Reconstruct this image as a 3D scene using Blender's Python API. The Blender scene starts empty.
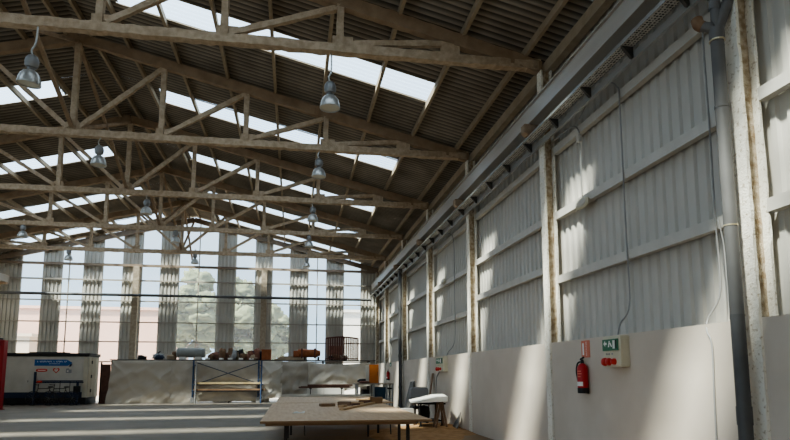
import bpy, bmesh, math, random
from mathutils import Vector, Matrix, noise
random.seed(7)
C = bpy.context.scene.collection
PI = math.pi

# ------------------------------------------------------------------ materials
def _new(name):
    m = bpy.data.materials.new(name); m.use_nodes = True
    return m, m.node_tree.nodes, m.node_tree.links

def mat(name, col, rough=.7, col2=None, scale=6., lo=.35, hi=.65, bump=0., bscale=30., metal=0., stretch=None, detail=6., spec=.4):
    m, N, L = _new(name)
    b = N['Principled BSDF']
    b.inputs['Roughness'].default_value = rough
    b.inputs['Metallic'].default_value = metal
    b.inputs['Specular IOR Level'].default_value = spec
    b.inputs['Base Color'].default_value = (*col, 1)
    tc = N.new('ShaderNodeTexCoord'); mp = N.new('ShaderNodeMapping')
    L.new(tc.outputs['Object'], mp.inputs['Vector'])
    if stretch: mp.inputs['Scale'].default_value = stretch
    if col2 is not None:
        n = N.new('ShaderNodeTexNoise'); n.inputs['Scale'].default_value = scale; n.inputs['Detail'].default_value = detail
        L.new(mp.outputs['Vector'], n.inputs['Vector'])
        r = N.new('ShaderNodeValToRGB')
        r.color_ramp.elements[0].position = lo; r.color_ramp.elements[0].color = (*col, 1)
        r.color_ramp.elements[1].position = hi; r.color_ramp.elements[1].color = (*col2, 1)
        L.new(n.outputs['Fac'], r.inputs['Fac']); L.new(r.outputs['Color'], b.inputs['Base Color'])
    if bump:
        n2 = N.new('ShaderNodeTexNoise'); n2.inputs['Scale'].default_value = bscale; n2.inputs['Detail'].default_value = 8
        L.new(mp.outputs['Vector'], n2.inputs['Vector'])
        bp = N.new('ShaderNodeBump'); bp.inputs['Strength'].default_value = bump; bp.inputs['Distance'].default_value = .02
        L.new(n2.outputs['Fac'], bp.inputs['Height']); L.new(bp.outputs['Normal'], b.inputs['Normal'])
    return m

def glaze(name, tint, tcol, clear):
    """translucent sheet: part clear, part scattering"""
    m, N, L = _new(name)
    N.remove(N['Principled BSDF'])
    out = N['Material Output']
    tr = N.new('ShaderNodeBsdfTransparent'); tr.inputs['Color'].default_value = (*tint, 1)
    tl = N.new('ShaderNodeBsdfTranslucent'); tl.inputs['Color'].default_value = (*tcol, 1)
    df = N.new('ShaderNodeBsdfDiffuse'); df.inputs['Color'].default_value = (*tcol, 1)
    mx = N.new('ShaderNodeMixShader'); mx.inputs[0].default_value = .35
    L.new(tl.outputs[0], mx.inputs[1]); L.new(df.outputs[0], mx.inputs[2])
    m2 = N.new('ShaderNodeMixShader'); m2.inputs[0].default_value = clear
    L.new(mx.outputs[0], m2.inputs[1]); L.new(tr.outputs[0], m2.inputs[2])
    L.new(m2.outputs[0], out.inputs['Surface'])
    return m

M = {}
M['spray'] = mat('sprayed_fireproofing', (.43,.325,.22), .95, (.57,.45,.325), 9, bump=.9, bscale=45)
M['rafter'] = mat('dusty_steel', (.30,.21,.135), .9, (.39,.285,.19), 4, bump=.5, bscale=40)
M['purlin'] = mat('purlin_paint', (.34,.27,.185), .8, (.40,.325,.235), 5)
M['colwhite'] = mat('pitted_white_coat', (.50,.43,.33), .95, (.80,.765,.68), 26, .30, .43, bump=.55, bscale=45)
M['colbrown'] = mat('brown_stain_shade_coat', (.36,.27,.175), .95, (.62,.54,.43), 14, bump=1., bscale=50)  # column web: brown stain plus the shade of the recess, put into the colour
M['colfar'] = mat('buff_coat', (.34,.28,.21), .95, (.46,.39,.30), 8, bump=.6)
M['dado'] = mat('painted_dado', (.555,.487,.412), .75, (.615,.545,.47), 1.2, bump=.08, bscale=12)
M['sheet'] = mat('galvanised_wall_sheet', (.51,.488,.445), .5, (.545,.522,.478), .8)
M['girt'] = mat('girt_paint', (.52,.497,.455), .55, (.57,.547,.505), 4)
M['endsheet'] = mat('grey_wall_sheet', (.50,.485,.44), .55, (.56,.54,.495), 1.5)
M['endgirt'] = mat('end_girt', (.40,.365,.315), .7)
M['rust'] = mat('rust_red_beam', (.24,.185,.14), .9, (.30,.24,.185), 5)
M['rail'] = mat('dark_rail', (.12,.12,.12), .5)
M['crane'] = mat('crane_beam_grey', (.42,.39,.35), .36, (.50,.47,.43), 3, metal=.1, stretch=(1,.15,1))
M['tray'] = mat('tray_zinc', (.40,.40,.39), .4, metal=.5)
M['bracket'] = mat('bracket_dark', (.07,.065,.06), .7)
M['corbel'] = mat('corbel_brown', (.30,.21,.14), .9, (.40,.30,.21), 8, bump=.5)
M['pipe'] = mat('pipe_grey', (.125,.122,.12), .45, (.15,.146,.143), 3)
M['pipedark'] = mat('pipe_dark', (.085,.085,.088), .5, (.11,.11,.11), 4)
M['brass'] = mat('brass_clip', (.75,.65,.45), .3, metal=.7)
M['conduit'] = mat('conduit_grey', (.33,.325,.315), .5)
M['lampmetal'] = mat('lamp_aluminium', (.62,.62,.60), .3, (.48,.48,.46), 8, metal=.45)
M['lampin'] = mat('lamp_inner', (.62,.60,.52), .6)
M['lampcap'] = mat('lamp_housing', (.30,.30,.30), .45, metal=.5)
M['ply'] = mat('plywood', (.56,.375,.225), .55, (.66,.485,.32), 2.5, stretch=(6,.6,1), bump=.05)
M['plyedge'] = mat('plywood_edge', (.26,.15,.075), .7)
M['wood'] = mat('pine', (.42,.28,.15), .7, (.52,.37,.22), 5, stretch=(1,8,1))
M['wooddark'] = mat('dark_timber', (.11,.055,.04), .7, (.16,.08,.055), 5)
M['woodbrown'] = mat('brown_timber', (.2,.12,.07), .75, (.28,.18,.11), 5)
M['tblsteel'] = mat('table_steel', (.035,.028,.025), .6)
M['tarp'] = mat('tarp_plastic', (.39,.35,.295), .45, (.47,.43,.37), 1.6, bump=.08, bscale=6)
M['tarpw'] = mat('tarp_pale', (.50,.465,.405), .42, (.58,.545,.48), 1.6, bump=.08, bscale=6)
M['stain'] = mat('tarp_stained', (.43,.39,.33), .5, (.30,.235,.18), .9, .55, .85, bump=.1, bscale=4)
M['deck'] = mat('deck_grey', (.13,.12,.11), .8)
M['blue'] = mat('scaffold_blue', (.035,.065,.135), .55, (.06,.10,.19), 8)
M['galv'] = mat('galvanised_tube', (.35,.35,.35), .4, metal=.5)
M['brace'] = mat('brace_dark_blue', (.04,.055,.09), .6)
M['yplank'] = mat('yellow_plank', (.50,.38,.20), .7, (.58,.46,.27), 4)
M['trailer'] = mat('trailer_shell', (.46,.44,.395), .6, (.52,.50,.45), 2)
M['white'] = mat('white_panel', (.52,.50,.45), .6, (.58,.56,.51), 2)
M['cream'] = mat('cream_panel', (.46,.42,.33), .6, (.53,.49,.4), 3)
M['black'] = mat('black_paint', (.012,.012,.013), .6)
M['rubber'] = mat('rubber', (.03,.03,.03), .85)
M['bannerblue'] = mat('banner_blue', (.01,.10,.30), .5)
M['stripeblue'] = mat('stripe_blue', (.014,.026,.06), .6)
M['signwhite'] = mat('sign_white', (.8,.8,.78), .6)
M['signred'] = mat('sign_red', (.55,.05,.03), .6)
M['pinkred'] = mat('sign_faded_red', (.62,.20,.13), .6)
M['extred'] = mat('extinguisher_red', (.42,.012,.016), .35)
M['postred'] = mat('post_red', (.34,.012,.02), .45, (.28,.01,.016), 3)
M['boxcream'] = mat('panel_cream', (.58,.54,.41), .5, (.62,.58,.46), 4)
M['green'] = mat('sign_green', (.045,.17,.10), .5)
M['knob'] = mat('knob_red', (.5,.025,.02), .4)
M['orange'] = mat('orange_paint', (.62,.20,.045), .6, (.55,.17,.04), 4)
M['rustorange'] = mat('rust_orange', (.27,.085,.032), .75, (.36,.125,.05), 6)
M['crib'] = mat('crib_red_brown', (.13,.05,.038), .6)
M['tank'] = mat('tank_grey', (.27,.285,.28), .6, (.32,.335,.325), 3)
M['sackred'] = mat('sack_red', (.22,.10,.075), .9, (.30,.16,.12), 6, bump=.4)
M['sackbrown'] = mat('sack_brown', (.17,.10,.065), .9, (.25,.16,.1), 6, bump=.4)
M['sacktan'] = mat('sack_tan', (.38,.30,.21), .9, (.46,.38,.28), 6, bump=.4)
M['sackgrey'] = mat('sack_grey', (.33,.34,.35), .9, (.42,.43,.44), 6, bump=.4)
M['navy'] = mat('navy_cloth', (.02,.03,.06), .8, (.035,.05,.09), 6, bump=.4)
M['paper'] = mat('paper', (.75,.73,.68), .8)
M['foam'] = mat('white_board', (.74,.72,.66), .7, (.8,.78,.72), 2)
M['benchgrey'] = mat('bench_grey', (.33,.34,.34), .5)
M['benchtop'] = mat('bench_top', (.30,.25,.20), .7, (.36,.31,.25), 5)
M['binblue'] = mat('bin_blue', (.02,.06,.10), .5)
M['chairgrey'] = mat('chair_grey', (.24,.245,.26), .6)
M['offgrey'] = mat('offcut_grey', (.20,.19,.18), .8)
M['leather'] = mat('seat_black', (.015,.015,.015), .5)
M['sawdust'] = mat('sawdust', (.34,.185,.08), .98, (.48,.29,.14), 5, bump=.8, bscale=40)
M['glaze_end'] = glaze('translucent_wall_panel', (.92,.95,.96), (.76,.78,.78), .78)
M['glaze_roof'] = glaze('translucent_roof_sheet', (.80,.91,1.0), (.70,.82,.96), .74)
M['glaze_side'] = glaze('opal_side_panel', (.9,.9,.9), (.30,.275,.23), .0)
M['extpink'] = mat('pink_render', (.62,.40,.32), .9, (.66,.44,.36), .3)
M['extbeige'] = mat('beige_render', (.56,.47,.36), .9, (.6,.5,.4), .3)
M['extwhite'] = mat('white_render', (.62,.60,.55), .9)
M['extroof'] = mat('grey_roof', (.28,.25,.24), .9)
M['extwin'] = mat('dark_glass', (.08,.09,.10), .2)
M['extground'] = mat('pale_yard', (.42,.38,.33), .95, (.5,.46,.4), .2)
M['leaf'] = mat('foliage', (.14,.17,.10), .95, (.17,.20,.125), 1.5)
M['trunk'] = mat('bark', (.12,.08,.05), .9)

# roof underside: dark stained fibre cement, with the shade of its waves painted in
def roofmat():
    m, N, L = _new('fibre_cement_roof')
    b = N['Principled BSDF']; b.inputs['Roughness'].default_value = .95
    tc = N.new('ShaderNodeTexCoord')
    n = N.new('ShaderNodeTexNoise'); n.inputs['Scale'].default_value = .9; n.inputs['Detail'].default_value = 8
    L.new(tc.outputs['Object'], n.inputs['Vector'])
    r = N.new('ShaderNodeValToRGB')
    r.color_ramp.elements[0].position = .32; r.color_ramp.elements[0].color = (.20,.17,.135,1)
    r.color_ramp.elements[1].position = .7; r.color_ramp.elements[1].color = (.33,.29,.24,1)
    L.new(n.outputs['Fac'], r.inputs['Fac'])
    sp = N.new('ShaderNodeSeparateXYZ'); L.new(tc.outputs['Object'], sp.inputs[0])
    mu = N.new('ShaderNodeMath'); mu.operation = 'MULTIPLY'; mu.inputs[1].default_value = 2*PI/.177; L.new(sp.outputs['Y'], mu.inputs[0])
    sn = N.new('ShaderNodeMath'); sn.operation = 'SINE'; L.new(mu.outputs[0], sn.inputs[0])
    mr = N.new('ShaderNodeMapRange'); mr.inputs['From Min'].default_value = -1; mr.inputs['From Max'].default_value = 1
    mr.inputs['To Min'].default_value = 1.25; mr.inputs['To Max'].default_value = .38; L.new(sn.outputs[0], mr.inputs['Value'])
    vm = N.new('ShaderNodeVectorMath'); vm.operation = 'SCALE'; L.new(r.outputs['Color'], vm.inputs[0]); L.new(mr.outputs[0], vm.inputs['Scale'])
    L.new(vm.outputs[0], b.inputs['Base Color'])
    return m
M['roof'] = roofmat()

def floormat():
    m, N, L = _new('concrete_floor')
    b = N['Principled BSDF']; b.inputs['Roughness'].default_value = .62; b.inputs['Specular IOR Level'].default_value = .35
    tc = N.new('ShaderNodeTexCoord')
    n = N.new('ShaderNodeTexNoise'); n.inputs['Scale'].default_value = .7; n.inputs['Detail'].default_value = 10; n.inputs['Roughness'].default_value = .65
    L.new(tc.outputs['Object'], n.inputs['Vector'])
    r = N.new('ShaderNodeValToRGB')
    r.color_ramp.elements[0].position = .3; r.color_ramp.elements[0].color = (.16,.139,.112,1)
    r.color_ramp.elements[1].position = .7; r.color_ramp.elements[1].color = (.23,.20,.163,1)
    L.new(n.outputs['Fac'], r.inputs['Fac'])
    # sawdust film over the work area near the right wall
    sep = N.new('ShaderNodeSeparateXYZ'); L.new(tc.outputs['Object'], sep.inputs[0])
    mx = N.new('ShaderNodeMapRange'); mx.inputs['From Min'].default_value = -.9; mx.inputs['From Max'].default_value = .9
    L.new(sep.outputs['X'], mx.inputs['Value'])
    my = N.new('ShaderNodeMapRange'); my.inputs['From Min'].default_value = 21.; my.inputs['From Max'].default_value = 17.
    L.new(sep.outputs['Y'], my.inputs['Value'])
    mu = N.new('ShaderNodeMath'); mu.operation = 'MULTIPLY'
    L.new(mx.outputs[0], mu.inputs[0]); L.new(my.outputs[0], mu.inputs[1])
    n3 = N.new('ShaderNodeTexNoise'); n3.inputs['Scale'].default_value = 1.6; n3.inputs['Detail'].default_value = 8
    L.new(tc.outputs['Object'], n3.inputs['Vector'])
    r3 = N.new('ShaderNodeMapRange'); r3.inputs['From Min'].default_value = .3; r3.inputs['From Max'].default_value = .6; r3.inputs['To Min'].default_value = .35
    L.new(n3.outputs['Fac'], r3.inputs['Value'])
    mu2 = N.new('ShaderNodeMath'); mu2.operation = 'MULTIPLY'
    L.new(mu.outputs[0], mu2.inputs[0]); L.new(r3.outputs[0], mu2.inputs[1])
    mix = N.new('ShaderNodeMixRGB'); mix.inputs['Color2'].default_value = (.27,.165,.085,1)
    L.new(mu2.outputs[0], mix.inputs['Fac']); L.new(r.outputs['Color'], mix.inputs['Color1'])
    L.new(mix.outputs['Color'], b.inputs['Base Color'])
    return m
M['floor'] = floormat()

def traymat():
    m, N, L = _new('perforated_tray')
    b = N['Principled BSDF']; b.inputs['Roughness'].default_value = .5; b.inputs['Metallic'].default_value = .3
    tc = N.new('ShaderNodeTexCoord')
    v = N.new('ShaderNodeTexVoronoi'); v.inputs['Scale'].default_value = 21; v.inputs['Randomness'].default_value = .25
    L.new(tc.outputs['Object'], v.inputs['Vector'])
    r = N.new('ShaderNodeValToRGB')
    r.color_ramp.elements[0].position = .33; r.color_ramp.elements[0].color = (.04,.04,.038,1)
    r.color_ramp.elements[1].position = .40; r.color_ramp.elements[1].color = (.62,.61,.58,1)
    L.new(v.outputs['Distance'], r.inputs['Fac']); L.new(r.outputs['Color'], b.inputs['Base Color'])
    return m
M['perf'] = traymat()

# ------------------------------------------------------------------ mesh helper
class MB:
    def __init__(s): s.v = []; s.f = []
    def add(s, vs, fs):
        o = len(s.v); s.v += [Vector(p) for p in vs]; s.f += [tuple(i+o for i in f) for f in fs]; return s
    def box(s, x0, x1, y0, y1, z0, z1):
        return s.add([(x0,y0,z0),(x1,y0,z0),(x1,y1,z0),(x0,y1,z0),(x0,y0,z1),(x1,y0,z1),(x1,y1,z1),(x0,y1,z1)],
                     [(0,3,2,1),(4,5,6,7),(0,1,5,4),(1,2,6,5),(2,3,7,6),(3,0,4,7)])
    def bar(s, p, q, w, h, seg=1, jit=0., up=(0,0,1)):
        p, q = Vector(p), Vector(q); d = (q-p); L = d.length; d.normalize(); u = Vector(up)
        if abs(d.dot(u)) > .98: u = Vector((0,1,0)) if abs(d.y) < .9 else Vector((1,0,0))
        r = d.cross(u).normalized(); u = r.cross(d).normalized()
        if jit: seg = max(1, int(L/.14))
        vs = []; fs = []
        for i in range(seg+1):
            c = p + (q-p)*(i/seg)
            for a, b in ((-1,-1),(1,-1),(1,1),(-1,1)):
                j = Vector((random.uniform(-jit,jit), random.uniform(-jit,jit), random.uniform(-jit,jit))) if jit else Vector()
                vs.append(c + r*(a*w/2) + u*(b*h/2) + j)
        for i in range(seg):
            for k in range(4):
                fs.append((i*4+k, i*4+(k+1)%4, i*4+4+(k+1)%4, i*4+4+k))
        fs += [(3,2,1,0), tuple(seg*4+k for k in range(4))]
        return s.add(vs, fs)
    def tube(s, pts, r, n=10, closed=False):
        P = [Vector(p) for p in pts]; m = len(P); vs = []; fs = []; u = None
        rr = r if isinstance(r, (list, tuple)) else [r]*m
        for i in range(m):
            if closed: d = (P[(i+1)%m]-P[i-1]).normalized()
            else: d = (P[min(i+1,m-1)]-P[max(i-1,0)]).normalized()
            if u is None:
                u = d.orthogonal().normalized()
            u = (u - d*u.dot(d)).normalized(); w = d.cross(u)
            for k in range(n):
                a = 2*PI*k/n; vs.append(P[i] + (u*math.cos(a)+w*math.sin(a))*rr[i])
        for i in range(m if closed else m-1):
            j = (i+1) % m
            for k in range(n): fs.append((i*n+k, i*n+(k+1)%n, j*n+(k+1)%n, j*n+k))
        if not closed: fs += [tuple(range(n-1,-1,-1)), tuple((m-1)*n+k for k in range(n))]
        return s.add(vs, fs)
    def lathe(s, prof, org=(0,0,0), n=24, mtx=None, cap=True):
        vs = []; fs = []; org = Vector(org)
        for r, z in prof:
            for k in range(n):
                a = 2*PI*k/n; p = Vector((r*math.cos(a), r*math.sin(a), z))
                vs.append((mtx @ p if mtx else p) + org)
        for i in range(len(prof)-1):
            for k in range(n): fs.append((i*n+k, i*n+(k+1)%n, (i+1)*n+(k+1)%n, (i+1)*n+k))
        if cap: fs += [tuple(range(n-1,-1,-1)), tuple((len(prof)-1)*n+k for k in range(n))]
        return s.add(vs, fs)
    def prism(s, pts, vec):
        n = len(pts); vec = Vector(vec); P = [Vector(p) for p in pts]
        return s.add(P + [p+vec for p in P], [tuple(range(n-1,-1,-1)), tuple(range(n,2*n))] + [(i,(i+1)%n,n+(i+1)%n,n+i) for i in range(n)])
    def blob(s, c, rad, seed=0, amp=.18, e=.75, nu=18, nv=12, flat=True):
        vs = []; fs = []; c = Vector(c)
        sg = lambda x: math.copysign(abs(x)**e, x)
        for j in range(nv+1):
            ph = -PI/2 + PI*j/nv
            for i in range(nu):
                th = 2*PI*i/nu
                d = Vector((sg(math.cos(ph))*sg(math.cos(th)), sg(math.cos(ph))*sg(math.sin(th)), sg(math.sin(ph))))
                k = 1 + amp*noise.noise(d*2.1 + Vector((seed*3.7, seed*1.3, 0))) + amp*.4*noise.noise(d*5+Vector((seed,0,seed)))
                p = Vector((d.x*rad[0], d.y*rad[1], d.z*rad[2]))*k
                if flat: p.z = max(p.z, -rad[2]*.92)
                vs.append(c+p)
        for j in range(nv):
            for i in range(nu): fs.append((j*nu+i, j*nu+(i+1)%nu, (j+1)*nu+(i+1)%nu, (j+1)*nu+i))
        return s.add(vs, fs)
    def grid(s, fn, nu, nv):
        vs = [fn(i/nu, j/nv) for j in range(nv+1) for i in range(nu+1)]
        return s.add(vs, [(j*(nu+1)+i, j*(nu+1)+i+1, (j+1)*(nu+1)+i+1, (j+1)*(nu+1)+i) for j in range(nv) for i in range(nu)])
    def build(s, name, m, parent=None, smooth=False, bevel=0., solid=0.):
        off = Vector(); p = parent
        while p is not None: off += p.location; p = p.parent
        me = bpy.data.meshes.new(name)
        me.from_pydata([tuple(v-off) for v in s.v], [], s.f)
        bm = bmesh.new(); bm.from_mesh(me)
        bmesh.ops.recalc_face_normals(bm, faces=bm.faces)
        if bevel:
            es = [e for e in bm.edges if len(e.link_faces) == 2 and e.calc_face_angle(0) > .6]
            bmesh.ops.bevel(bm, geom=es, offset=bevel, segments=2, profile=.5, affect='EDGES', clamp_overlap=True)
        bm.to_mesh(me); bm.free()
        me.materials.append(M[m] if isinstance(m, str) else m)
        o = bpy.data.objects.new(name, me); C.objects.link(o)
        if parent is not None: o.parent = parent
        if smooth:
            for f in me.polygons: f.use_smooth = True
            if smooth != 'all':
                try: me.set_sharp_from_angle(angle=.7)
                except Exception: pass
        if solid:
            md = o.modifiers.new('thickness', 'SOLIDIFY'); md.thickness = solid; md.offset = 0
        return o

def tag(o, label, cat, group=None, kind=None):
    o['label'] = label; o['category'] = cat
    if group: o['group'] = group
    if kind: o['kind'] = kind
    return o
def thing(name, label, cat, loc=(0,0,0), group=None):
    o = bpy.data.objects.new(name, None); C.objects.link(o); o.location = loc; o.empty_display_size = .1
    return tag(o, label, cat, group)
def struct(o, label=None):
    o['kind'] = 'structure'
    if label: o['label'] = label
    return o
def dup(root, loc, label, group=None):
    r = root.copy(); C.objects.link(r); r.location = loc; r['label'] = label
    if group: r['group'] = group
    for ch in list(root.children):
        c = ch.copy(); C.objects.link(c); c.parent = r
        for g in list(ch.children):
            d = g.copy(); C.objects.link(d); d.parent = c
    return r
def arc(pts, n=6):
    """rounded polyline (Catmull-Rom)"""
    P = [Vector(p) for p in pts]; out = []
    for i in range(len(P)-1):
        a, b, c, d = P[max(i-1,0)], P[i], P[i+1], P[min(i+2,len(P)-1)]
        for k in range(n):
            t = k/n
            out.append(.5*((2*b)+(c-a)*t+(2*a-5*b+4*c-d)*t*t+(3*b-a-3*c+d)*t**3))
    out.append(P[-1]); return out

# ------------------------------------------------------------------ dimensions (metres; X right, Y into the hall, camera at X=Y=0)
WX = 4.57; LX = -15.67; RX = -5.55; DY = 34.1; BY = -5.0; DADO = 2.06
SL = .25
BAY = [5.4 + 5*k for k in range(6)] + [33.9]        # column lines
TR = [10.5, 15.5, 20.5, 25.5, 30.5]                 # trusses in view
SKY = [-1.85, 3.15, 8.15, 13.15, 18.25, 23.4, 28.35, 32.75]
def roofz(x): return 10.27 - SL*abs(x-RX)

# ------------------------------------------------------------------ floor, ceiling, walls
f = MB().box(LX-.1, 4.95, BY-.2, DY+.2, -.15, 0).build('floor', 'floor'); struct(f)

def roof_part(mb, x0, x1, y0, y1, lift=0.):
    n = max(2, int(round((y1-y0)/.022)))
    def fn(u, v):
        x = x0+(x1-x0)*u; y = y0+(y1-y0)*v
        return (x, y, roofz(x) + lift*(u if abs(x1-RX) < abs(x0-RX) else 1-u)*-1 + .024*math.sin(2*PI*y/.177))
    mb.grid(fn, 1, n)
SW = .47
mb = MB()
rows = [(.0,1.25),(1.25,3.7),(3.7,6.15),(6.15,8.65),(8.65,10.75)]
edges = [BY-.3]
for c in SKY: edges += [c-SW, c+SW]
edges.append(DY+.3)
for side in (1,-1):
    for i in range(0, len(edges), 2):
        for a, b in rows:
            xs = sorted((RX+side*a, RX+side*(b+.12)))
            roof_part(mb, xs[0], xs[1], edges[i], edges[i+1], .02)
    for c in SKY:
        for a, b in ((0,1.45),(8.65,10.75)):
            xs = sorted((RX+side*a, RX+side*b))
            roof_part(mb, xs[0], xs[1], c-SW, c+SW, .02)
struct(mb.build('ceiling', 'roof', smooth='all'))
wn = 0
for side in (1,-1):
    for c in SKY:
        wn += 1
        mb = MB(); xs = sorted((RX+side*1.4, RX+side*8.7))
        roof_part(mb, xs[0], xs[1], c-SW-.03, c+SW+.03)
        o = struct(mb.build('window_%d' % wn, 'glaze_roof', smooth='all'))
        mb = MB()
        for yy in (c-SW-.02, c+SW+.02):
            x0, x1 = xs; mb.bar((x0,yy,roofz(x0)-.03),(x1,yy,roofz(x1)-.03), .03, .02)
        mb.build('window_frame', 'purlin', o)

def rib_sheet(mb, axis, fixed, a0, a1, z0, z1, toward, depth=.035, period=.22, zt=None):
    """vertical trapezoidal ribbed sheet; runs a0..a1 along Y (axis='y') or X"""
    ks = []; p = a0
    while p < a1 - 1e-6:
        for q, d in ((0,0),(.40,0),(.50,1),(.86,1),(.96,0)):
            t = p+q*period
            if t < a1: ks.append((t, d))
        p += period
    ks.append((a1, 0))
    vs = []
    for t, d in ks:
        h = zt(t) if zt else z1
        c = fixed + toward*depth*d
        vs += [((c,t,z0) if axis == 'y' else (t,c,z0)), ((c,t,h) if axis == 'y' else (t,c,h))]
    mb.add(vs, [(2*i,2*i+2,2*i+3,2*i+1) for i in range(len(ks)-1)])

# right wall: ribbed sheet, dado panels, girts
mb = MB(); rib_sheet(mb, 'y', 4.93, BY, DY, DADO-.05, 7.62, -1)
wr = struct(mb.build('wall_right', 'sheet'))
yc = [.4] + BAY
spans = [(BY, yc[0]-.1)] + [(yc[i]+.1, yc[i+1]-.1) for i in range(len(yc)-1)]
for (a, b) in spans:
    d = MB().box(4.60, 4.92, a, b, 0, DADO).build('dado_panel', 'dado', wr)
gz = {0:(3.22,4.42,5.68),1:(3.22,4.42,5.68),2:(3.22,4.42,5.68),3:(3.5,4.45,5.7),4:(3.2,4.4,5.7),5:(3.3,4.5,5.7),6:(3.2,4.4,5.7),7:(3.3,4.4,5.7)}
for i, (a, b) in enumerate(spans):
    for z in gz[min(i,7)]:
        g = MB()
        g.box(4.765,4.78,a,b,z-.07,z+.07).box(4.78,4.865,a,b,z+.055,z+.07).box(4.78,4.865,a,b,z-.07,z-.055)
        g.build('girt', 'girt', wr)
struct(MB().box(4.70,4.86,BY,DY-.1,7.30,7.52).build('trim_1', 'purlin'))

# far wall: ribbed opaque strips alternating with translucent ones
ztop = lambda x: roofz(x)-.03
wf = None
opaque = [(LX-.1,-14.17),(-13.18,-12.19),(-11.18,-10.17),(-9.21,-8.18),(-7.27,-6.25),(-4.25,-3.23),(-2.21,-1.24),(-.29,.76),(1.75,2.77),(3.72,4.93)]
clear = [(-14.17,-13.18),(-12.19,-11.18),(-10.17,-9.21),(-8.18,-7.27),(-6.25,-4.25),(-3.23,-2.21),(-1.24,-.29),(.76,1.75),(2.77,3.72)]
wf = bpy.data.objects.new('wall_far', None); C.objects.link(wf); struct(wf)
for a, b in opaque:
    mb = MB(); rib_sheet(mb, 'x', DY, a, b, 0, 0, -1, .045, .2, zt=ztop)
    mb.build('wall_panel', 'endsheet', wf)
for a, b in clear:
    wn += 1
    mb = MB(); rib_sheet(mb, 'x', DY+.012, a-.03, b+.03, 0, 0, -1, .02, .2, zt=ztop)
    o = struct(mb.build('window_%d' % wn, 'glaze_end'))
for z, h in ((2.15,.06),(3.2,.06),(4.24,.06),(5.38,.06),(6.5,.08),(8.2,.09)):
    hw = min(10.4, (ztop(RX)-.15-z)/SL)
    MB().bar((max(RX-hw,LX),DY-.10,z),(min(RX+hw,4.8),DY-.10,z),.08,h).build('girt', 'endgirt', wf)
MB().bar((LX,DY-.13,7.32),(4.8,DY-.13,7.32),.12,.13).build('girt', 'rust', wf)
for x in (-11.85,-5.22,1.25):
    MB().bar((x,DY-.06,0),(x,DY-.06,ztop(x)-.1),.05,.05).build('mullion', 'endgirt', wf)
for sgn in (1,-1):
    MB().bar((RX,DY-.2,roofz(RX)-.32),(RX+sgn*10.3,DY-.2,roofz(RX+10.3)-.32),.14,.26).build('end_rafter', 'rust', wf)
rl = MB().tube([(LX+.2,33.62,5.66),(4.3,33.62,5.66)], .075, 12).build('cross_rail', 'rail', smooth=True)
tag(rl, 'long dark horizontal tube running right across the far gable wall', 'rail')

# left wall (beyond the frame): dado, sheet, opal panels and an open gap added to bring in light
wl = bpy.data.objects.new('wall_left', None); C.objects.link(wl); struct(wl)
MB().box(LX-.2, LX, 8.0, DY, 0, DADO).build('dado_panel', 'dado', wl)
MB().box(LX-.2, LX, BY, -3.0, 0, DADO).build('dado_panel', 'dado', wl)
mb = MB(); rib_sheet(mb, 'y', LX-.1, 8.0, DY, DADO-.05, 3.4, 1); rib_sheet(mb, 'y', LX-.1, BY, -3.0, DADO-.05, 3.4, 1)
rib_sheet(mb, 'y', LX-.1, BY, DY, 6.8, 7.62, 1); mb.build('wall_panel', 'sheet', wl)
for (a, b) in [(BY,-3.0)] + [(8+3.25*k, 8+3.25*k+2.6) for k in range(8)]:
    wn += 1
    mb = MB(); rib_sheet(mb, 'y', LX-.1, a, min(b,DY), 3.4, 6.8, 1); struct(mb.build('window_%d' % wn, 'glaze_side'))
for k in range(8):
    mb = MB(); rib_sheet(mb, 'y', LX-.1, 8+3.25*k+2.6, min(8+3.25*k+3.25,DY), 3.4, 6.8, 1); mb.build('wall_panel', 'sheet', wl)
mb = MB(); rib_sheet(mb, 'y', LX-.1, -3., 8., 3.9, 6.8, 1); mb.build('wall_panel', 'sheet', wl)
# back wall behind the camera
wb = bpy.data.objects.new('wall_back', None); C.objects.link(wb); struct(wb)
for a, b in opaque:
    mb = MB(); rib_sheet(mb, 'x', BY, a, b, 0, 0, 1, .045, .2, zt=ztop); mb.build('wall_panel', 'endsheet', wb)
for a, b in clear:
    wn += 1
    mb = MB(); rib_sheet(mb, 'x', BY, a, b, 0, 0, 1, .02, .2, zt=ztop); struct(mb.build('window_%d' % wn, 'glaze_side'))

# ------------------------------------------------------------------ purlins
px = [4.32 - 1.233*k for k in range(8)] + [-5.25]
names = ['lowest roof purlin beside the right eave','second roof purlin up from the right eave','third roof purlin up from the right eave','fourth roof purlin up from the right eave',
         'fifth roof purlin up from the right eave','sixth roof purlin up from the right eave','seventh roof purlin up from the right eave','eighth roof purlin up from the right eave','paired ridge purlin on the right of the roof peak']
for i, x in enumerate(px):
    for sgn in (1,-1):
        X = x if sgn > 0 else 2*RX - x
        z = roofz(X)-.115
        o = MB().bar((X,BY,z),(X,DY-.15,z), .07, .15).build('purlin', 'purlin')
        lb = names[i] if sgn > 0 else names[i].replace('right eave','left eave').replace('right of','left of')
        tag(o, 'brown ' + lb, 'purlin', 'roof purlins running the length of the hall')

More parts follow.
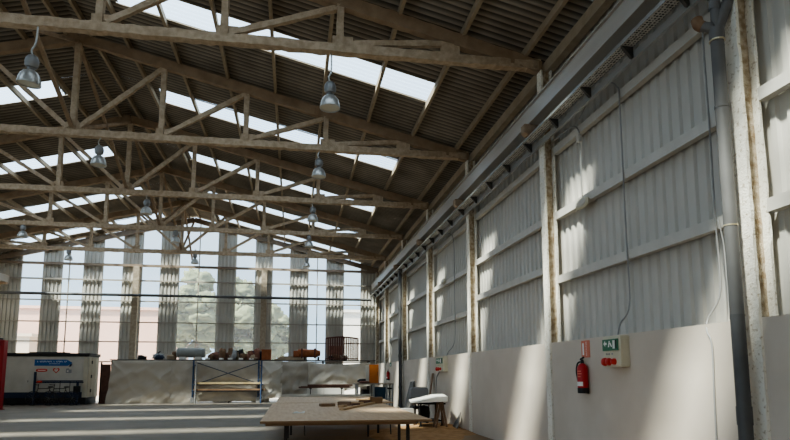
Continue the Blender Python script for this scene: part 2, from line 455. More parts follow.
# ------------------------------------------------------------------ trusses (built at Y=0, then copied down the hall)
def make_truss(label):
    t = thing('roof_truss', label, 'truss', (RX,0,7.45), 'sprayed trusses across the hall')
    zc = 7.46
    ra = lambda x: 9.98 - SL*abs(x-RX)
    MB().bar((RX-10.15,0,zc),(RX+10.15,0,zc), .17, .17, jit=.012).build('bottom_chord', 'spray', t)
    for s in (1,-1):
        MB().bar((RX,0,ra(RX)),(RX+s*10.2,0,ra(RX+10.2)), .15, .25, jit=.01).build('rafter', 'rafter', t)
    nd = [0, 2.1, 4.2, 6.28, 8.38]
    MB().bar((RX,0,zc+.05),(RX,0,ra(RX)), .13, .13, jit=.008).build('post', 'spray', t)
    for s in (1,-1):
        for i in range(1,5):
            x = RX+s*nd[i]
            MB().bar((x,0,zc+.05),(x,0,ra(x)-.08), .13, .13, jit=.008).build('post', 'spray', t)
        for i in range(4):
            a, b = RX+s*nd[i], RX+s*nd[i+1]
            MB().bar((a+s*.1,0,zc+.12),(b-s*.03,0,ra(b)-.12), .10, .11, jit=.008).build('diagonal', 'spray', t)
        for i in (1,2,3,4):
            x = RX+s*nd[i]
            MB().box(x-.14,x+.22*s+.02 if s>0 else x+.14,-.02,.02,zc+.06,zc+.26).build('gusset', 'spray', t) if i != 4 else \
                MB().box(x-.18,x+.18,-.05,.05,zc+.06,ra(x)-.1).build('gusset', 'spray', t)
        MB().box(min(RX+s*9.8,RX+s*10.2),max(RX+s*9.8,RX+s*10.2),-.06,.06,7.38,7.6).build('gusset', 'spray', t)
    MB().prism([(RX-.3,-.03,zc+.05),(RX+.3,-.03,zc+.05),(RX+.12,-.03,zc+.32),(RX-.12,-.03,zc+.32)],(0,.06,0)).build('gusset', 'spray', t)
    return t
ords = ['first','second','third','fourth','fifth']
t0 = make_truss('first sprayed roof truss from the camera, widest and highest in view')
t0.location.y = TR[0]
for k in range(1,5):
    dup(t0, (RX,TR[k],7.45), '%s sprayed roof truss from the camera, spanning the hall behind the %s' % (ords[k], ords[k-1]))
# ridge cross bracing between trusses
for k in range(5):
    y0 = TR[k]; y1 = (TR+[33.9])[k+1]
    b = thing('ridge_brace', 'pair of crossed steel bars under the ridge behind the %s truss' % ords[k], 'brace', (RX,y0,7.5), 'crossed braces under the ridge')
    MB().bar((RX,y0+.08,9.85),(RX,y1-.08,7.6), .08,.08).build('brace_bar', 'rafter', b)
    MB().bar((RX,y0+.08,7.6),(RX,y1-.08,9.85), .08,.08).build('brace_bar', 'rafter', b)

# ------------------------------------------------------------------ columns on the right wall
collab = ['blotchy white and brown steel column beside the near grey downpipe','blotchy white steel column just past the fire extinguisher',
 'blotchy white steel column between the plain dado bay and the sawdust heap','white steel column behind the white boards on the trolley',
 'white steel column next to the far dark downpipe','white steel column beyond the far dark downpipe','white steel column in the far right corner of the hall']
def cbox(mb, x0,x1,y0,y1,z0,z1, j=.006):
    n = int((z1-z0)/.12); vs=[]; fs=[]
    for i in range(n+1):
        z = z0+(z1-z0)*i/n
        for x,y in ((x0,y0),(x1,y0),(x1,y1),(x0,y1)): vs.append((x+random.uniform(-j,j)*(x<x1), y+random.uniform(-j,j), z))
    for i in range(n):
        for k in range(4): fs.append((i*4+k,i*4+(k+1)%4,i*4+4+(k+1)%4,i*4+4+k))
    fs += [(3,2,1,0), tuple(n*4+k for k in range(4))]
    mb.add(vs, fs)
for k, y in enumerate(BAY):
    c = thing('steel_column', collab[k], 'column', (4.7,y,0), 'sprayed columns along the right wall')
    mb = MB(); cbox(mb, WX, WX+.035, y-.105, y+.095, 0, 7.3); mb.build('front_flange', 'colwhite', c)
    mb = MB(); cbox(mb, 4.765, 4.795, y-.105, y+.095, DADO, 7.3); mb.build('rear_flange', 'colwhite', c)
    mb = MB(); cbox(mb, 4.608, 4.763, y-.02, y+.03, 0, 7.3, .006); mb.build('web', 'colbrown', c)
for x, n in ((-8.42,'buff column in the far wall above the stained tarpaulin'),(-1.68,'buff column in the far wall behind the orange box')):
    c = MB(); cbox(c, x-.15, x+.15, DY-.35, DY-.06, 0, 7.25); tag(c.build('wall_column', 'colfar'), n, 'column', 'columns of the far gable wall')

# ------------------------------------------------------------------ crane runway beams
def runway(xc, sgn, label):
    t = thing('crane_beam', label, 'crane beam', (xc,0,6.2))
    mb = MB()
    mb.box(xc-.10,xc+.10,BY+.2,33.95,6.20,6.222); mb.box(xc-.10,xc+.10,BY+.2,33.95,6.55,6.572)
    w = xc - sgn*.05
    mb.box(w-.008,w+.008,BY+.2,33.95,6.222,6.55)
    mb.build('beam', 'crane', t)
    mb = MB().box(xc-.03,xc+.03,BY+.2,33.95,6.572,6.61); mb.build('rail', 'corbel', t)
    return t
runway(4.40, 1, 'long grey steel crane beam along the right wall under the eave')
for k, y in enumerate(BAY[:-1]):
    mb = MB().prism([(4.565,y-.09,5.985),(4.565,y-.09,6.195),(4.21,y-.09,6.195),(4.21,y-.09,6.04),(4.28,y-.09,5.985)],(0,.18,0))
    tag(mb.build('corbel', 'corbel', bevel=.012), 'brown corbel carrying the crane beam on the %s column of right wall' % (ords+['sixth'])[k], 'corbel', 'corbels under the right crane beam')
runway(-14.75, -1, 'grey crane beam along the left wall, its end above the red post')
for k in range(3):
    y = 33.5-5*k
    tag(MB().prism([(LX-.06,y-.09,5.95),(LX-.06,y-.09,6.195),(-14.6,y-.09,6.195),(-14.6,y-.09,6.10)],(0,.18,0)).build('corbel', 'corbel'),
        'corbel under the left crane beam, %s from the far wall' % ords[k], 'corbel', 'corbels under the left crane beam')

# cable tray + lower rail
t = thing('cable_tray', 'perforated zinc cable tray hung below the crane beam on right wall', 'cable tray', (4.45,0,5.9))
MB().box(4.31,4.50,BY+.3,33.8,5.945,5.952).build('tray_base', 'perf', t)
MB().box(4.303,4.309,BY+.3,33.8,5.935,5.98).box(4.501,4.507,BY+.3,33.8,5.935,5.98).build('tray_side', 'tray', t)
mb = MB()
mb.box(4.50,4.54,BY+.3,33.8,5.77,5.88)
mb.build('lower_rail', 'tray', t)
y = 5.9
while y < 33.5:
    MB().prism([(4.335,y,5.943),(4.498,y,5.943),(4.498,y,5.79),(4.47,y,5.79)],(0,.05,0)).build('bracket', 'bracket', t)
    y += 1.19

# ------------------------------------------------------------------ downpipes
t = thing('downpipe', 'grey plastic downpipe with forked top in front of the near column', 'downpipe', (4.43,5.42,0))
px_, py_ = 4.43, 5.42
MB().tube([(px_,py_,2.1),(px_,py_,5.18)], .067, 20).build('pipe', 'pipe', t, smooth=True)
MB().tube([(px_,py_,0),(px_,py_,2.1)], .068, 20).build('lower_pipe', 'pipedark', t, smooth=True)
MB().tube([(px_,py_,1.0),(px_,py_,1.18)], .074, 20).build('collar', 'pipedark', t, smooth=True)
MB().tube([(px_,py_,4.30),(px_,py_,4.33)], .072, 20).build('collar', 'pipe', t, smooth=True)
MB().tube([(px_,py_,3.015),(px_,py_,3.03)], .071, 20).build('clip', 'brass', t, smooth=True)
MB().tube([(px_,py_,5.07),(px_,py_,5.2)], .078, 20).build('collar', 'pipe', t, smooth=True)
MB().tube([(px_,py_,5.05),(px_,py_,5.065)], .080, 20).build('clip', 'brass', t, smooth=True)
MB().tube([(px_,py_,5.15),(px_,py_,5.5)], .05, 18).build('stub', 'pipe', t, smooth=True)
MB().tube([(px_,py_,5.42),(px_,py_,5.52)], .058, 18).build('collar', 'pipe', t, smooth=True)
MB().tube(arc([(px_,py_,5.16),(px_-.05,py_+.03,5.22),(px_-.11,py_+.08,5.26)]), .056, 16).build('left_branch', 'pipe', t, smooth=True)
MB().tube(arc([(px_-.10,py_+.075,5.255),(px_-.13,py_+.10,5.29),(px_-.135,py_+.12,5.36)]), .062, 16).build('rusty_elbow', 'woodbrown', t, smooth=True)
MB().tube(arc([(px_,py_,5.14),(px_+.04,py_-.01,5.27),(px_+.12,py_-.06,5.5),(px_+.19,py_-.13,5.72)]), .064, 18).build('right_branch', 'pipe', t, smooth=True)
t = thing('downpipe', 'dark grey downpipe on the right wall beyond the workbench', 'downpipe', (4.46,25.25,0))
MB().tube([(4.46,25.22,0),(4.46,25.22,5.9)], .075, 16).build('pipe', 'pipedark', t, smooth=True)
for z in (.9,2.2,4.2): MB().tube([(4.46,25.22,z),(4.46,25.22,z+.12)], .085, 16).build('collar', 'pipedark', t, smooth=True)

# conduits
def conduit(pts, label, r=.012, m='conduit', name='conduit'):
    return tag(MB().tube(arc(pts), r, 8).build(name, m, smooth='all'), label, 'conduit')
conduit([(4.6,8.9,5.7),(4.7,8.59,6.02),(4.74,8.21,6.0),(4.74,7.96,5.82),(4.74,7.9,5.5),(4.74,7.9,3.43),(4.74,7.9,2.5),(4.70,8.1,2.24),(4.66,8.12,2.07)], 'grey conduit looping down the wall to the cream emergency panel')
conduit([(4.6,9.9,5.72),(4.72,9.6,5.82),(4.74,9.33,5.76),(4.745,9.2,5.6)], 'short curved conduit from the tray to small junction box')
t = thing('junction_box', 'small white junction box on the top girt above emergency light', 'junction box', (4.74,9.19,5.45))
MB().box(4.70,4.762,9.15,9.23,5.42,5.56).build('box', 'girt', t, bevel=.008); MB().box(4.695,4.70,9.16,9.22,5.44,5.54).build('cover', 'girt', t)
conduit([(4.74,9.19,5.42),(4.74,9.18,5.0),(4.74,9.18,4.46)], 'thin conduit from junction box down to the oval emergency light', .007)
t = thing('emergency_light', 'oval cream bulkhead light on a girt of the right wall', 'light', (4.74,9.16,4.34))
MB().blob((4.725,9.16,4.34),(.035,.22,.085),3,0,.7,24,12,False).build('housing', 'boxcream', t, smooth='all')
MB().blob((4.70,9.16,4.34),(.03,.17,.06),3,0,.8,24,12,False).build('lens', 'girt', t, smooth='all')
t = thing('emergency_light', 'distant oval cream bulkhead light on a girt above white boards', 'light', (4.74,18.7,4.45))
MB().blob((4.725,18.7,4.46),(.035,.22,.085),3,0,.7,24,12,False).build('housing', 'boxcream', t, smooth='all')
MB().blob((4.70,18.7,4.46),(.03,.17,.06),3,0,.8,24,12,False).build('lens', 'girt', t, smooth='all')
conduit([(4.72,6.0,5.6),(4.74,6.03,5.1),(4.745,6.03,4.33),(4.745,6.04,3.25),(4.74,6.03,2.44),(4.66,6.16,2.13),(4.59,6.10,1.98),(4.588,6.03,1.8),(4.588,6.05,1.2),(4.588,6.07,0.3)], 'thin grey conduit down the wall left of near downpipe', .011)
conduit([(4.745,6.0,3.25),(4.745,5.93,2.9),(4.745,5.92,2.1)], 'short thin conduit between the long conduit and near downpipe', .007)
for y in (1.75,1.35,.9): pass

# ------------------------------------------------------------------ wall fittings near
def txt(body, size, mtx, m, parent, name='lettering'):
    cu = bpy.data.curves.new(name, 'FONT'); cu.body = body; cu.size = size; cu.align_x = 'CENTER'; cu.align_y = 'CENTER'; cu.extrude = .0006
    cu.materials.append(M[m]); o = bpy.data.objects.new(name, cu); C.objects.link(o)
    o.parent = parent; off = Vector(); p = parent
    while p is not None: off += p.location; p = p.parent
    bpy.context.view_layer.update()
    me = bpy.data.meshes.new_from_object(o.evaluated_get(bpy.context.evaluated_depsgraph_get()))
    bpy.data.objects.remove(o); me.materials.clear(); me.materials.append(M[m])
    o = bpy.data.objects.new(name, me); C.objects.link(o); o.parent = parent
    o.matrix_local = Matrix.Translation(-off) @ mtx
    return o
# frame facing -X: local x -> -Y, local y -> Z
FX = lambda x,y,z,rot=0: Matrix.Translation((x,y,z)) @ Matrix(((0,0,-1,0),(-1,0,0,0),(0,1,0,0),(0,0,0,1))) @ Matrix.Rotation(rot,4,'Z')
FY = lambda x,y,z,rot=0: Matrix.Translation((x,y,z)) @ Matrix.Rotation(PI/2,4,'X') @ Matrix.Rotation(rot,4,'Z')

def extinguisher(x, y, z, label, s=1.):
    t = thing('fire_extinguisher', label, 'fire extinguisher', (x,y,z))
    r = .075*s; h = .37*s
    MB().lathe([(r*.97,0),(r,.01),(r,h*.80),(r*.9,h*.88),(r*.6,h*.95),(r*.3,h)], (x,y,z+.05*s), 24).build('cylinder', 'extred', t, smooth=True)
    MB().lathe([(r*1.0,0),(r*1.03,.01),(r*1.03,.07*s),(r*1.0,.075*s)], (x,y,z), 24).build('base_ring', 'black', t, smooth=True)
    MB().lathe([(.022*s,0),(.025*s,.02*s),(.018*s,.06*s)], (x,y,z+h+.04*s), 14).build('valve', 'black', t, smooth=True)
    MB().prism([(x-.01,y+.06*s,z+h+.09*s),(x-.01,y-.05*s,z+h+.12*s),(x-.01,y-.05*s,z+h+.14*s),(x-.01,y+.05*s,z+h+.115*s)],(.02,0,0)).build('handle', 'black', t)
    MB().tube(arc([(x,y+.02*s,z+h+.07*s),(x-.02,y+.10*s,z+h+.05*s),(x-.02,y+.15*s,z+h-.06*s),(x-.02,y+.11*s,z+.17*s)]), .012*s, 8).build('hose', 'black', t, smooth='all')
    MB().grid(lambda u,v:(x-(r+.0025)*math.cos((u-.5)*1.5-.35), y+(r+.0025)*math.sin((u-.5)*1.5-.35), z+(.10+.06*v)*s), 10, 1).build('label_patch', 'signwhite', t)
    for k,(zz,w) in enumerate(((.30,.9),(.265,1.1),(.225,.7))):
        MB().grid(lambda u,v:(x-(r+.002)*math.cos((u-.5)*w-.35), y+(r+.002)*math.sin((u-.5)*w-.35), z+(zz+.014*v)*s), 10, 1).build('label_line', 'pinkred', t)
    MB().box(x+r*.8, 4.599, y-.02,y+.02,z+.3*s,z+.34*s).build('wall_bracket', 'black', t)
    return t
extinguisher(4.515,8.97,1.2,'red fire extinguisher hung on the dado near the emergency panel',1.12)
extinguisher(4.515,28.9,1.2,'distant red fire extinguisher on the dado past the dark downpipe')
t = thing('extinguisher_sign', 'small upright red sign above the near fire extinguisher', 'sign', (4.597,9.0,1.9))
MB().box(4.590,4.599,8.86,9.13,1.76,2.03).build('plate', 'pinkred', t)
txt('EXTINTOR', .046, FX(4.588,8.96,1.9,PI/2), 'signwhite', t)
MB().box(4.5885,4.5895,9.04,9.09,1.80,1.99).build('pictogram_strip', 'signwhite', t)
t = thing('wall_sign', 'small green sign above the distant fire extinguisher', 'sign', (4.597,28.6,1.95))
MB().box(4.590,4.599,28.4,28.8,1.86,2.04).build('plate', 'green', t); MB().box(4.588,4.590,28.5,28.7,1.9,1.96).build('symbol', 'signwhite', t)

def panel(y0, y1, z0, z1, label, k=1.):
    t = thing('emergency_control_box', label, 'control box', (4.5,(y0+y1)/2,z0))
    ym = (y0+y1)/2; w = y1-y0; h = z1-z0; xf = 4.46
    MB().box(xf,4.599,y0,y1,z0,z1).build('case', 'boxcream', t, bevel=.006)
    a, b = y1-w*.03, y1-w*.90
    MB().box(xf-.02,xf-.001,min(a,b),max(a,b),z1-h*.47,z1-h*.10).build('exit_sign', 'green', t)
    # arrow, door and running figure on the green sign
    zc = z1-h*.28; s = h*.1
    g = MB(); x = xf-.022
    L = lambda yy,zz:(x, a-(a-b)*yy, z1-h*.47+h*.37*zz)
    g.prism([L(.08,.62),L(.20,.9),L(.20,.72),L(.30,.72),L(.30,.52),L(.20,.52),L(.20,.36)],(.002,0,0))
    g.prism([L(.38,.30),L(.46,.85),L(.53,.85),L(.46,.30)],(.002,0,0))
    g.prism([L(.50,.62),L(.60,.30),L(.66,.34),L(.56,.70)],(.002,0,0))
    g.prism([L(.70,.15),L(.70,.88),L(.84,.88),L(.84,.15)],(.002,0,0))
    g.build('symbol', 'signwhite', t)
    MB().box(x,x+.002,min(L(.88,0)[1],L(.95,0)[1]),max(L(.88,0)[1],L(.95,0)[1]),L(0,.15)[2],L(0,.9)[2]).build('symbol', 'black', t)
    rot = Matrix.Rotation(-PI/2,4,'Y')
    for yy, rr in ((.12,.06),(.36,.055),(.66,.045)):
        MB().lathe([(rr*k,0),(rr*k,.02),(rr*.8*k,.05),(rr*.3*k,.06)],(xf,y1-w*yy,z0+h*.17),20,rot).build('push_button', 'knob', t, smooth=True)
    for yy in (.22,.36,.54):
        MB().lathe([(.014,0),(.014,.012)],(xf,y1-w*yy,z0+h*.42),12,rot).build('pilot_lamp', 'conduit', t)
    return t
panel(7.72,8.19,1.60,2.035,'cream emergency panel with green sign on the near dado bay')
panel(17.75,18.65,1.58,2.03,'distant cream emergency panel with green sign above white boards',1.)
conduit([(4.6,18.1,5.85),(4.72,17.7,5.8),(4.74,17.42,5.4),(4.74,17.4,4.0),(4.74,17.4,2.7),(4.70,17.45,2.35),(4.68,17.95,2.18),(4.63,18.0,2.05)], 'bent grey conduit dropping to the distant emergency panel', .014)
conduit([(4.55,18.6,1.58),(4.585,18.95,1.5),(4.585,19.2,1.3),(4.585,19.25,.5),(4.585,19.2,.02)], 'thin dark cable hanging down the dado from distant emergency panel', .012)
conduit([(4.74,29.5,3.2),(4.74,29.4,2.7),(4.70,29.8,2.3),(4.63,29.9,2.06)], 'bent grey conduit above the distant fire extinguisher', .016)

# ------------------------------------------------------------------ pendant lamps
def make_lamp(label):
    t = thing('pendant_lamp', label, 'lamp', (0,0,0), 'high bay lamps under the trusses')
    refl = MB().lathe([(.182,0),(.185,.012),(.183,.03),(.172,.10),(.148,.17),(.11,.22),(.07,.245)], n=32, cap=False)
    refl.build('reflector', 'lampmetal', t, smooth='all', solid=.004)
    MB().lathe([(.176,.018),(.10,.022),(.001,.024)], n=32, cap=False).build('glass_cover', 'lampin', t, smooth='all')
    MB().lathe([(.05,.24),(.055,.26),(.055,.29),(.09,.30),(.105,.34),(.11,.40),(.10,.45),(.07,.50),(.03,.52)], n=24).build('ballast_housing', 'lampcap', t, smooth=True)
    return t
def stem(lamp, top, hook):
    o = MB(); l = lamp.location
    o.tube(arc([(l.x,l.y,l.z+.5),(l.x-.03,l.y,l.z+.6),(l.x+.015,l.y,l.z+.72),(l.x+.015,l.y,top)]), .016, 8)
    o.build('stem', 'lampmetal', lamp, smooth='all')
first = True
rowname = {.56:'right', -4.9:'middle', -10.7:'left'}
for rx in (.56,-4.9,-10.7):
    for k, y in enumerate(TR):
        if rx == -10.7 and k < 3: continue
        lab = 'grey dome pendant lamp of the %s row, hanging from the %s truss' % (rowname[rx], ords[k])
        if k == 0 and rx == .56: lab = 'large grey dome pendant lamp hanging from the first truss, nearest on right row'
        if k == 0 and rx == -4.9: lab = 'large tilted grey pendant lamp of middle row, behind the first truss'
        zb = ((6.30 if rx > 0 else 6.34) if k == 0 else (6.66,6.74,6.88,6.90)[k-1])
        yy = y
        xx = -4.5 if (rx == -4.9 and k == 0) else rx
        if first: lp = make_lamp(lab); proto = lp; kids = list(lp.children); first = False
        else:
            lp = proto.copy(); C.objects.link(lp); lp['label'] = lab
            for ch in kids:
                c = ch.copy(); C.objects.link(c); c.parent = lp
        lp.location = (xx, yy, zb)
        stem(lp, 7.36 if yy == y else 9.6, None)
        if rx == -4.9 and k == 0: lp.rotation_euler = (math.radians(4), math.radians(5), 0)

# ------------------------------------------------------------------ tables in front
def table(x0,x1,y0,y1,h,label,m='ply'):
    t = thing('work_table', label, 'table', ((x0+x1)/2,(y0+y1)/2,0))
    MB().box(x0,x1,y0,y1,h-.03,h).build('table_top', m, t, bevel=.004)
    mb = MB()
    for y in (y0+.05,(y0+y1)/2,y1-.1): mb.box(x0+.08,x1-.25,y,y+.05,h-.075,h-.031)
    for x in (x0+.3,(x0+x1)/2,x1-.4): mb.box(x,x+.05,y0+.1,y1-.1,h-.075,h-.031)
    mb.build('batten', 'plyedge', t)
    for x in (x0+.38,x1-.34):
        for y in (y0+.25,y1-.3):
            MB().box(x-.025,x+.025,y-.025,y+.025,0,h-.076).build('leg', 'tblsteel', t)
    return t
t = table(-.47,2.16,9.35,15.05,.80,'large low plywood work table standing nearest in the hall')
MB().box(1.66,1.70,9.58,9.62,0,.724).build('leg', 'tblsteel', t)
for x in (.18,1.52):
    MB().tube([(x-.02,9.55,.73),(x+.01,9.55,.72),(x+.02,9.55,.56)], .009, 6).build('support_pin', 'tblsteel', t)
MB().box(-.47,2.16,9.343,9.350,.765,.797).build('edge_strip', 'plyedge', t)
table(-.40,2.5,15.2,19.3,.80,'second plywood work table with pale raised back edge behind first table')
tag(MB().box(-.38,2.45,19.15,19.2,.801,.87).build('edge_board', 'white', bevel=.006), 'long pale board standing on edge at the back of second table', 'board')
# things on the tables
tag(MB().bar((.95,11.9,.82),(2.05,14.9,.82),.10,.035).build('plank', 'wood'), 'long light wooden lath lying askew on the nearest work table', 'plank')
offs = [((.75,13.4,.80),(.34,.16,.06),20,'woodbrown'),((1.15,13.6,.80),(.3,.12,.09),-30,'woodbrown'),((1.45,14.2,.80),(.4,.1,.05),15,'wood'),
        ((1.05,12.9,.80),(.22,.14,.05),60,'wood'),((1.7,14.5,.80),(.28,.12,.08),-10,'wooddark'),((1.35,13.2,.80),(.2,.1,.07),35,'wooddark')]
offl = ['flat brown wood offcut at the left end of table clutter','brown wood offcut in the middle of the table clutter','pale wood strip among the table clutter',
        'short pale wood block in front of the table clutter','dark wood block at the back of the table clutter','small dark wood block beside the long lath']
for (p,d,a,m),lb in zip(offs,offl):
    o = MB().prism([(-d[0]/2,-d[1]/2,0),(d[0]/2,-d[1]/2*.8,0),(d[0]/2*.9,d[1]/2,0),(-d[0]/2*.95,d[1]/2*.9,0)],(0,0,d[2])).build('wood_offcut', m, bevel=.006)
    o.location = (p[0],p[1],p[2]+.001); o.rotation_euler.z = math.radians(a); tag(o, lb, 'wood offcut', 'offcuts on the nearest table')
t = thing('toolbox', 'brown wooden box standing at the back edge of nearest table', 'box', (2.0,14.75,.80))
MB().box(1.85,2.13,14.5,14.7,.801,.93).build('box', 'plyedge', t, bevel=.01); MB().box(1.84,2.14,14.49,14.71,.931,.95).build('lid', 'woodbrown', t, bevel=.005)
o = MB().grid(lambda u,v:(.0+.2*u+.03*v, 11.1+.22*v, .803+.03*math.sin(u*5)*math.sin(v*4)), 6, 6).build('paper_scrap', 'paper', smooth='all', solid=.002)
tag(o, 'crumpled white paper scrap lying on the nearest work table', 'paper')
for k,(x,y,a) in enumerate(((2.2,17.,20),(1.9,16.4,-30),(2.25,16.0,60))):
    o = MB().prism([(-.22,-.05,0),(.2,-.06,0),(.22,.05,0),(-.2,.06,0)],(0,0,.04)).build('wood_offcut', 'wood', bevel=.006)
    o.location = (x,y,.801); o.rotation_euler.z = math.radians(a)
    tag(o, ['pale offcut lying deepest on the second table','middle pale offcut on the second table','pale offcut nearest the front of the second table'][k], 'wood offcut', 'offcuts on the second table')

# ------------------------------------------------------------------ right side: boards on trolley, chair, leaning timber, sawdust
t = thing('tool_trolley', 'dark wheeled trolley under the white boards by the right wall', 'trolley', (3.8,16.9,0))
MB().box(3.42,4.2,16.5,17.4,.66,.70).build('top_frame', 'black', t, bevel=.006)
MB().box(3.5,4.1,16.55,17.3,.20,.23).build('shelf', 'black', t)
for x in (3.5,4.1):
    for y in (16.55,17.3):
        l = MB().box(x-.018,x+.018,y-.018,y+.018,.10,.66).build('leg', 'black', t)
        w = MB().lathe([(.02,-.018),(.055,-.016),(.055,.016),(.02,.018)],(x,y,.056),16,Matrix.Rotation(PI/2,4,'X')).build('caster', 'rubber', l, smooth=True)
tag(MB().blob((3.66,16.85,.42),(.15,.2,.19),5,.2,.6).build('machine_bag', 'leather', smooth='all'), 'black lumpy bag on the lower shelf of trolley', 'bag')
t = thing('trestle', 'brown wooden trestle beside the trolley under white boards', 'trestle', (3.95,16.3,0))
for y in (16.12,16.4):
    for s in (-1,1): MB().bar((3.98+s*.16,y,0),(3.98+s*.03,y,.74),.05,.035).build('leg', 'woodbrown', t)
MB().box(3.94,4.02,16.05,16.48,.69,.755).build('top_rail', 'woodbrown', t)
o = MB().prism([(3.12,15.95,.725),(4.12,15.95,.765),(4.12,15.95,.90),(3.8,15.95,.89),(3.4,15.95,.80),(3.12,15.95,.74)],(.18,1.3,.03)).build('white_board', 'foam', bevel=.004)
tag(o, 'thick white foam board lying on the trolley and trestle', 'board')
t = thing('office_chair', 'grey backed chair behind the white boards by right wall', 'chair', (3.55,18.2,0))
MB().blob((3.85,18.45,.90),(.30,.05,.20),2,.02,.45,24,14,False).build('backrest', 'chairgrey', t, smooth='all')
MB().blob((3.8,18.2,.50),(.27,.26,.055),2,.02,.5,24,12,False).build('seat', 'leather', t, smooth='all')
MB().tube([(3.8,18.2,.1),(3.8,18.2,.48)],.03,12).build('pedestal', 'black', t, smooth=True)
MB().tube([(3.83,18.42,.5),(3.85,18.5,.8)],.02,10).build('back_post', 'black', t, smooth=True)
for k in range(5):
    a = 2*PI*k/5+.3; l = MB().bar((3.8,18.2,.10),(3.8+.3*math.cos(a),18.2+.3*math.sin(a),.08),.04,.03).build('foot', 'black', t)
    MB().lathe([(.01,-.02),(.03,-.018),(.03,.018),(.01,.02)],(3.8+.3*math.cos(a),18.2+.3*math.sin(a),.031),12,Matrix.Rotation(PI/2,4,'X')).build('caster', 'rubber', l)
t = thing('cardboard_box', 'white cardboard box on the floor left of the trolley', 'box', (3.2,17.6,0))
MB().box(3.12,3.5,17.5,17.9,0,.50).build('box', 'foam', t, bevel=.01); MB().prism([(3.12,17.5,.50),(3.12,17.9,.50),(3.02,17.9,.56),(3.02,17.5,.56)],(.006,0,.006)).build('flap', 'foam', t)
tag(MB().prism([(4.18,23.0,0),(4.30,23.6,0),(4.59,23.5,1.2),(4.59,22.8,1.22),(4.3,22.5,0)],(-.03,0,0)).build('leaning_board', 'offgrey'), 'tall dark board leaning on the dado left of the grey chair', 'board', 'timber leaning on the right dado')
tag(MB().bar((4.32,19.5,0),(4.56,19.6,1.52),.16,.03,up=(1,0,0)).build('leaning_plank', 'woodbrown'), 'narrow brown plank leaning on dado above the white boards', 'plank', 'timber leaning on the right dado')
tag(MB().prism([(4.40,16.60,0),(4.40,16.0,0),(4.57,16.25,.46)],(-.02,0,0)).build('triangular_offcut', 'offgrey'), 'grey triangular offcut leaning on the dado at the sawdust heap', 'wood offcut')

def saw(cx,cy,rx,ry,h,seed,label):
    def fn(u,v):
        a=2*PI*u; r=v
        k=1+.25*noise.noise(Vector((math.cos(a)*1.5,math.sin(a)*1.5,seed)))
        x=min(cx+rx*r*k*math.cos(a),4.595); y=cy+ry*r*k*math.sin(a)
        return (x,y,.003+max(0,h*(1-r*r)*(1+.6*noise.noise(Vector((x*3,y*3,seed))))))
    o=MB().grid(fn,48,14).build('sawdust','sawdust',smooth='all'); tag(o,label,'sawdust',kind='stuff')
saw(4.0,16.6,1.0,2.1,.07,1,'orange brown sawdust heaped along the foot of right wall')
saw(2.9,15.0,1.1,2.2,.025,4,'thin sawdust drift spread on the floor beside nearest table')

# far workbench
t = thing('workbench', 'tall grey workbench by the right wall before the tarpaulins', 'workbench', (3.5,25.6,0))
MB().box(2.62,4.2,25.3,26.2,1.06,1.11).build('bench_top', 'benchtop', t, bevel=.006)
for x in (2.68,3.35,3.9,4.15):
    for y in (25.35,26.12): MB().box(x-.035,x+.035,y-.03,y+.03,0,1.06).build('leg', 'benchgrey', t)
MB().box(2.7,4.15,25.4,26.1,.45,.48).build('shelf', 'benchgrey', t)
MB().box(3.92,4.15,25.32,26.1,.86,.92).build('drawer', 'black', t, bevel=.005)
t2 = thing('storage_bin', 'blue plastic bin under the workbench top', 'bin', (3.62,25.6,.86))
MB().prism([(3.42,25.42,.481),(3.86,25.42,.481),(3.88,25.42,.92),(3.40,25.42,.92)],(0,.5,0)).build('body', 'binblue', t2, bevel=.01); MB().box(3.385,3.895,25.41,25.93,.921,.95).build('rim', 'binblue', t2)
tag(MB().box(2.9,3.2,25.45,26.0,.481,.85).build('carton', 'black', bevel=.02), 'dark carton on the lower shelf of workbench', 'box')
tag(MB().blob((2.98,25.6,1.16),(.22,.2,.055),8,.25,.8).build('cloth_heap', 'sackred', smooth='all'), 'pinkish cloth heap on the left end of workbench', 'cloth')
tag(MB().blob((3.05,25.95,1.2),(.3,.12,.10),9,.25,.7).build('tool_roll', 'leather', smooth='all'), 'black tool roll at the back of the workbench', 'tool roll')
t = thing('orange_cabinet', 'orange fronted panel standing upright on the workbench', 'panel', (3.4,25.75,1.11))
MB().box(3.22,3.62,25.8,25.95,1.112,1.90).build('door', 'orange', t, bevel=.01); MB().box(3.08,3.215,25.8,25.95,1.112,1.86).build('side', 'white', t, bevel=.006)
MB().tube([(3.57,25.79,1.45),(3.57,25.77,1.47),(3.57,25.77,1.57),(3.57,25.79,1.59)],.008,8).build('handle','black',t)

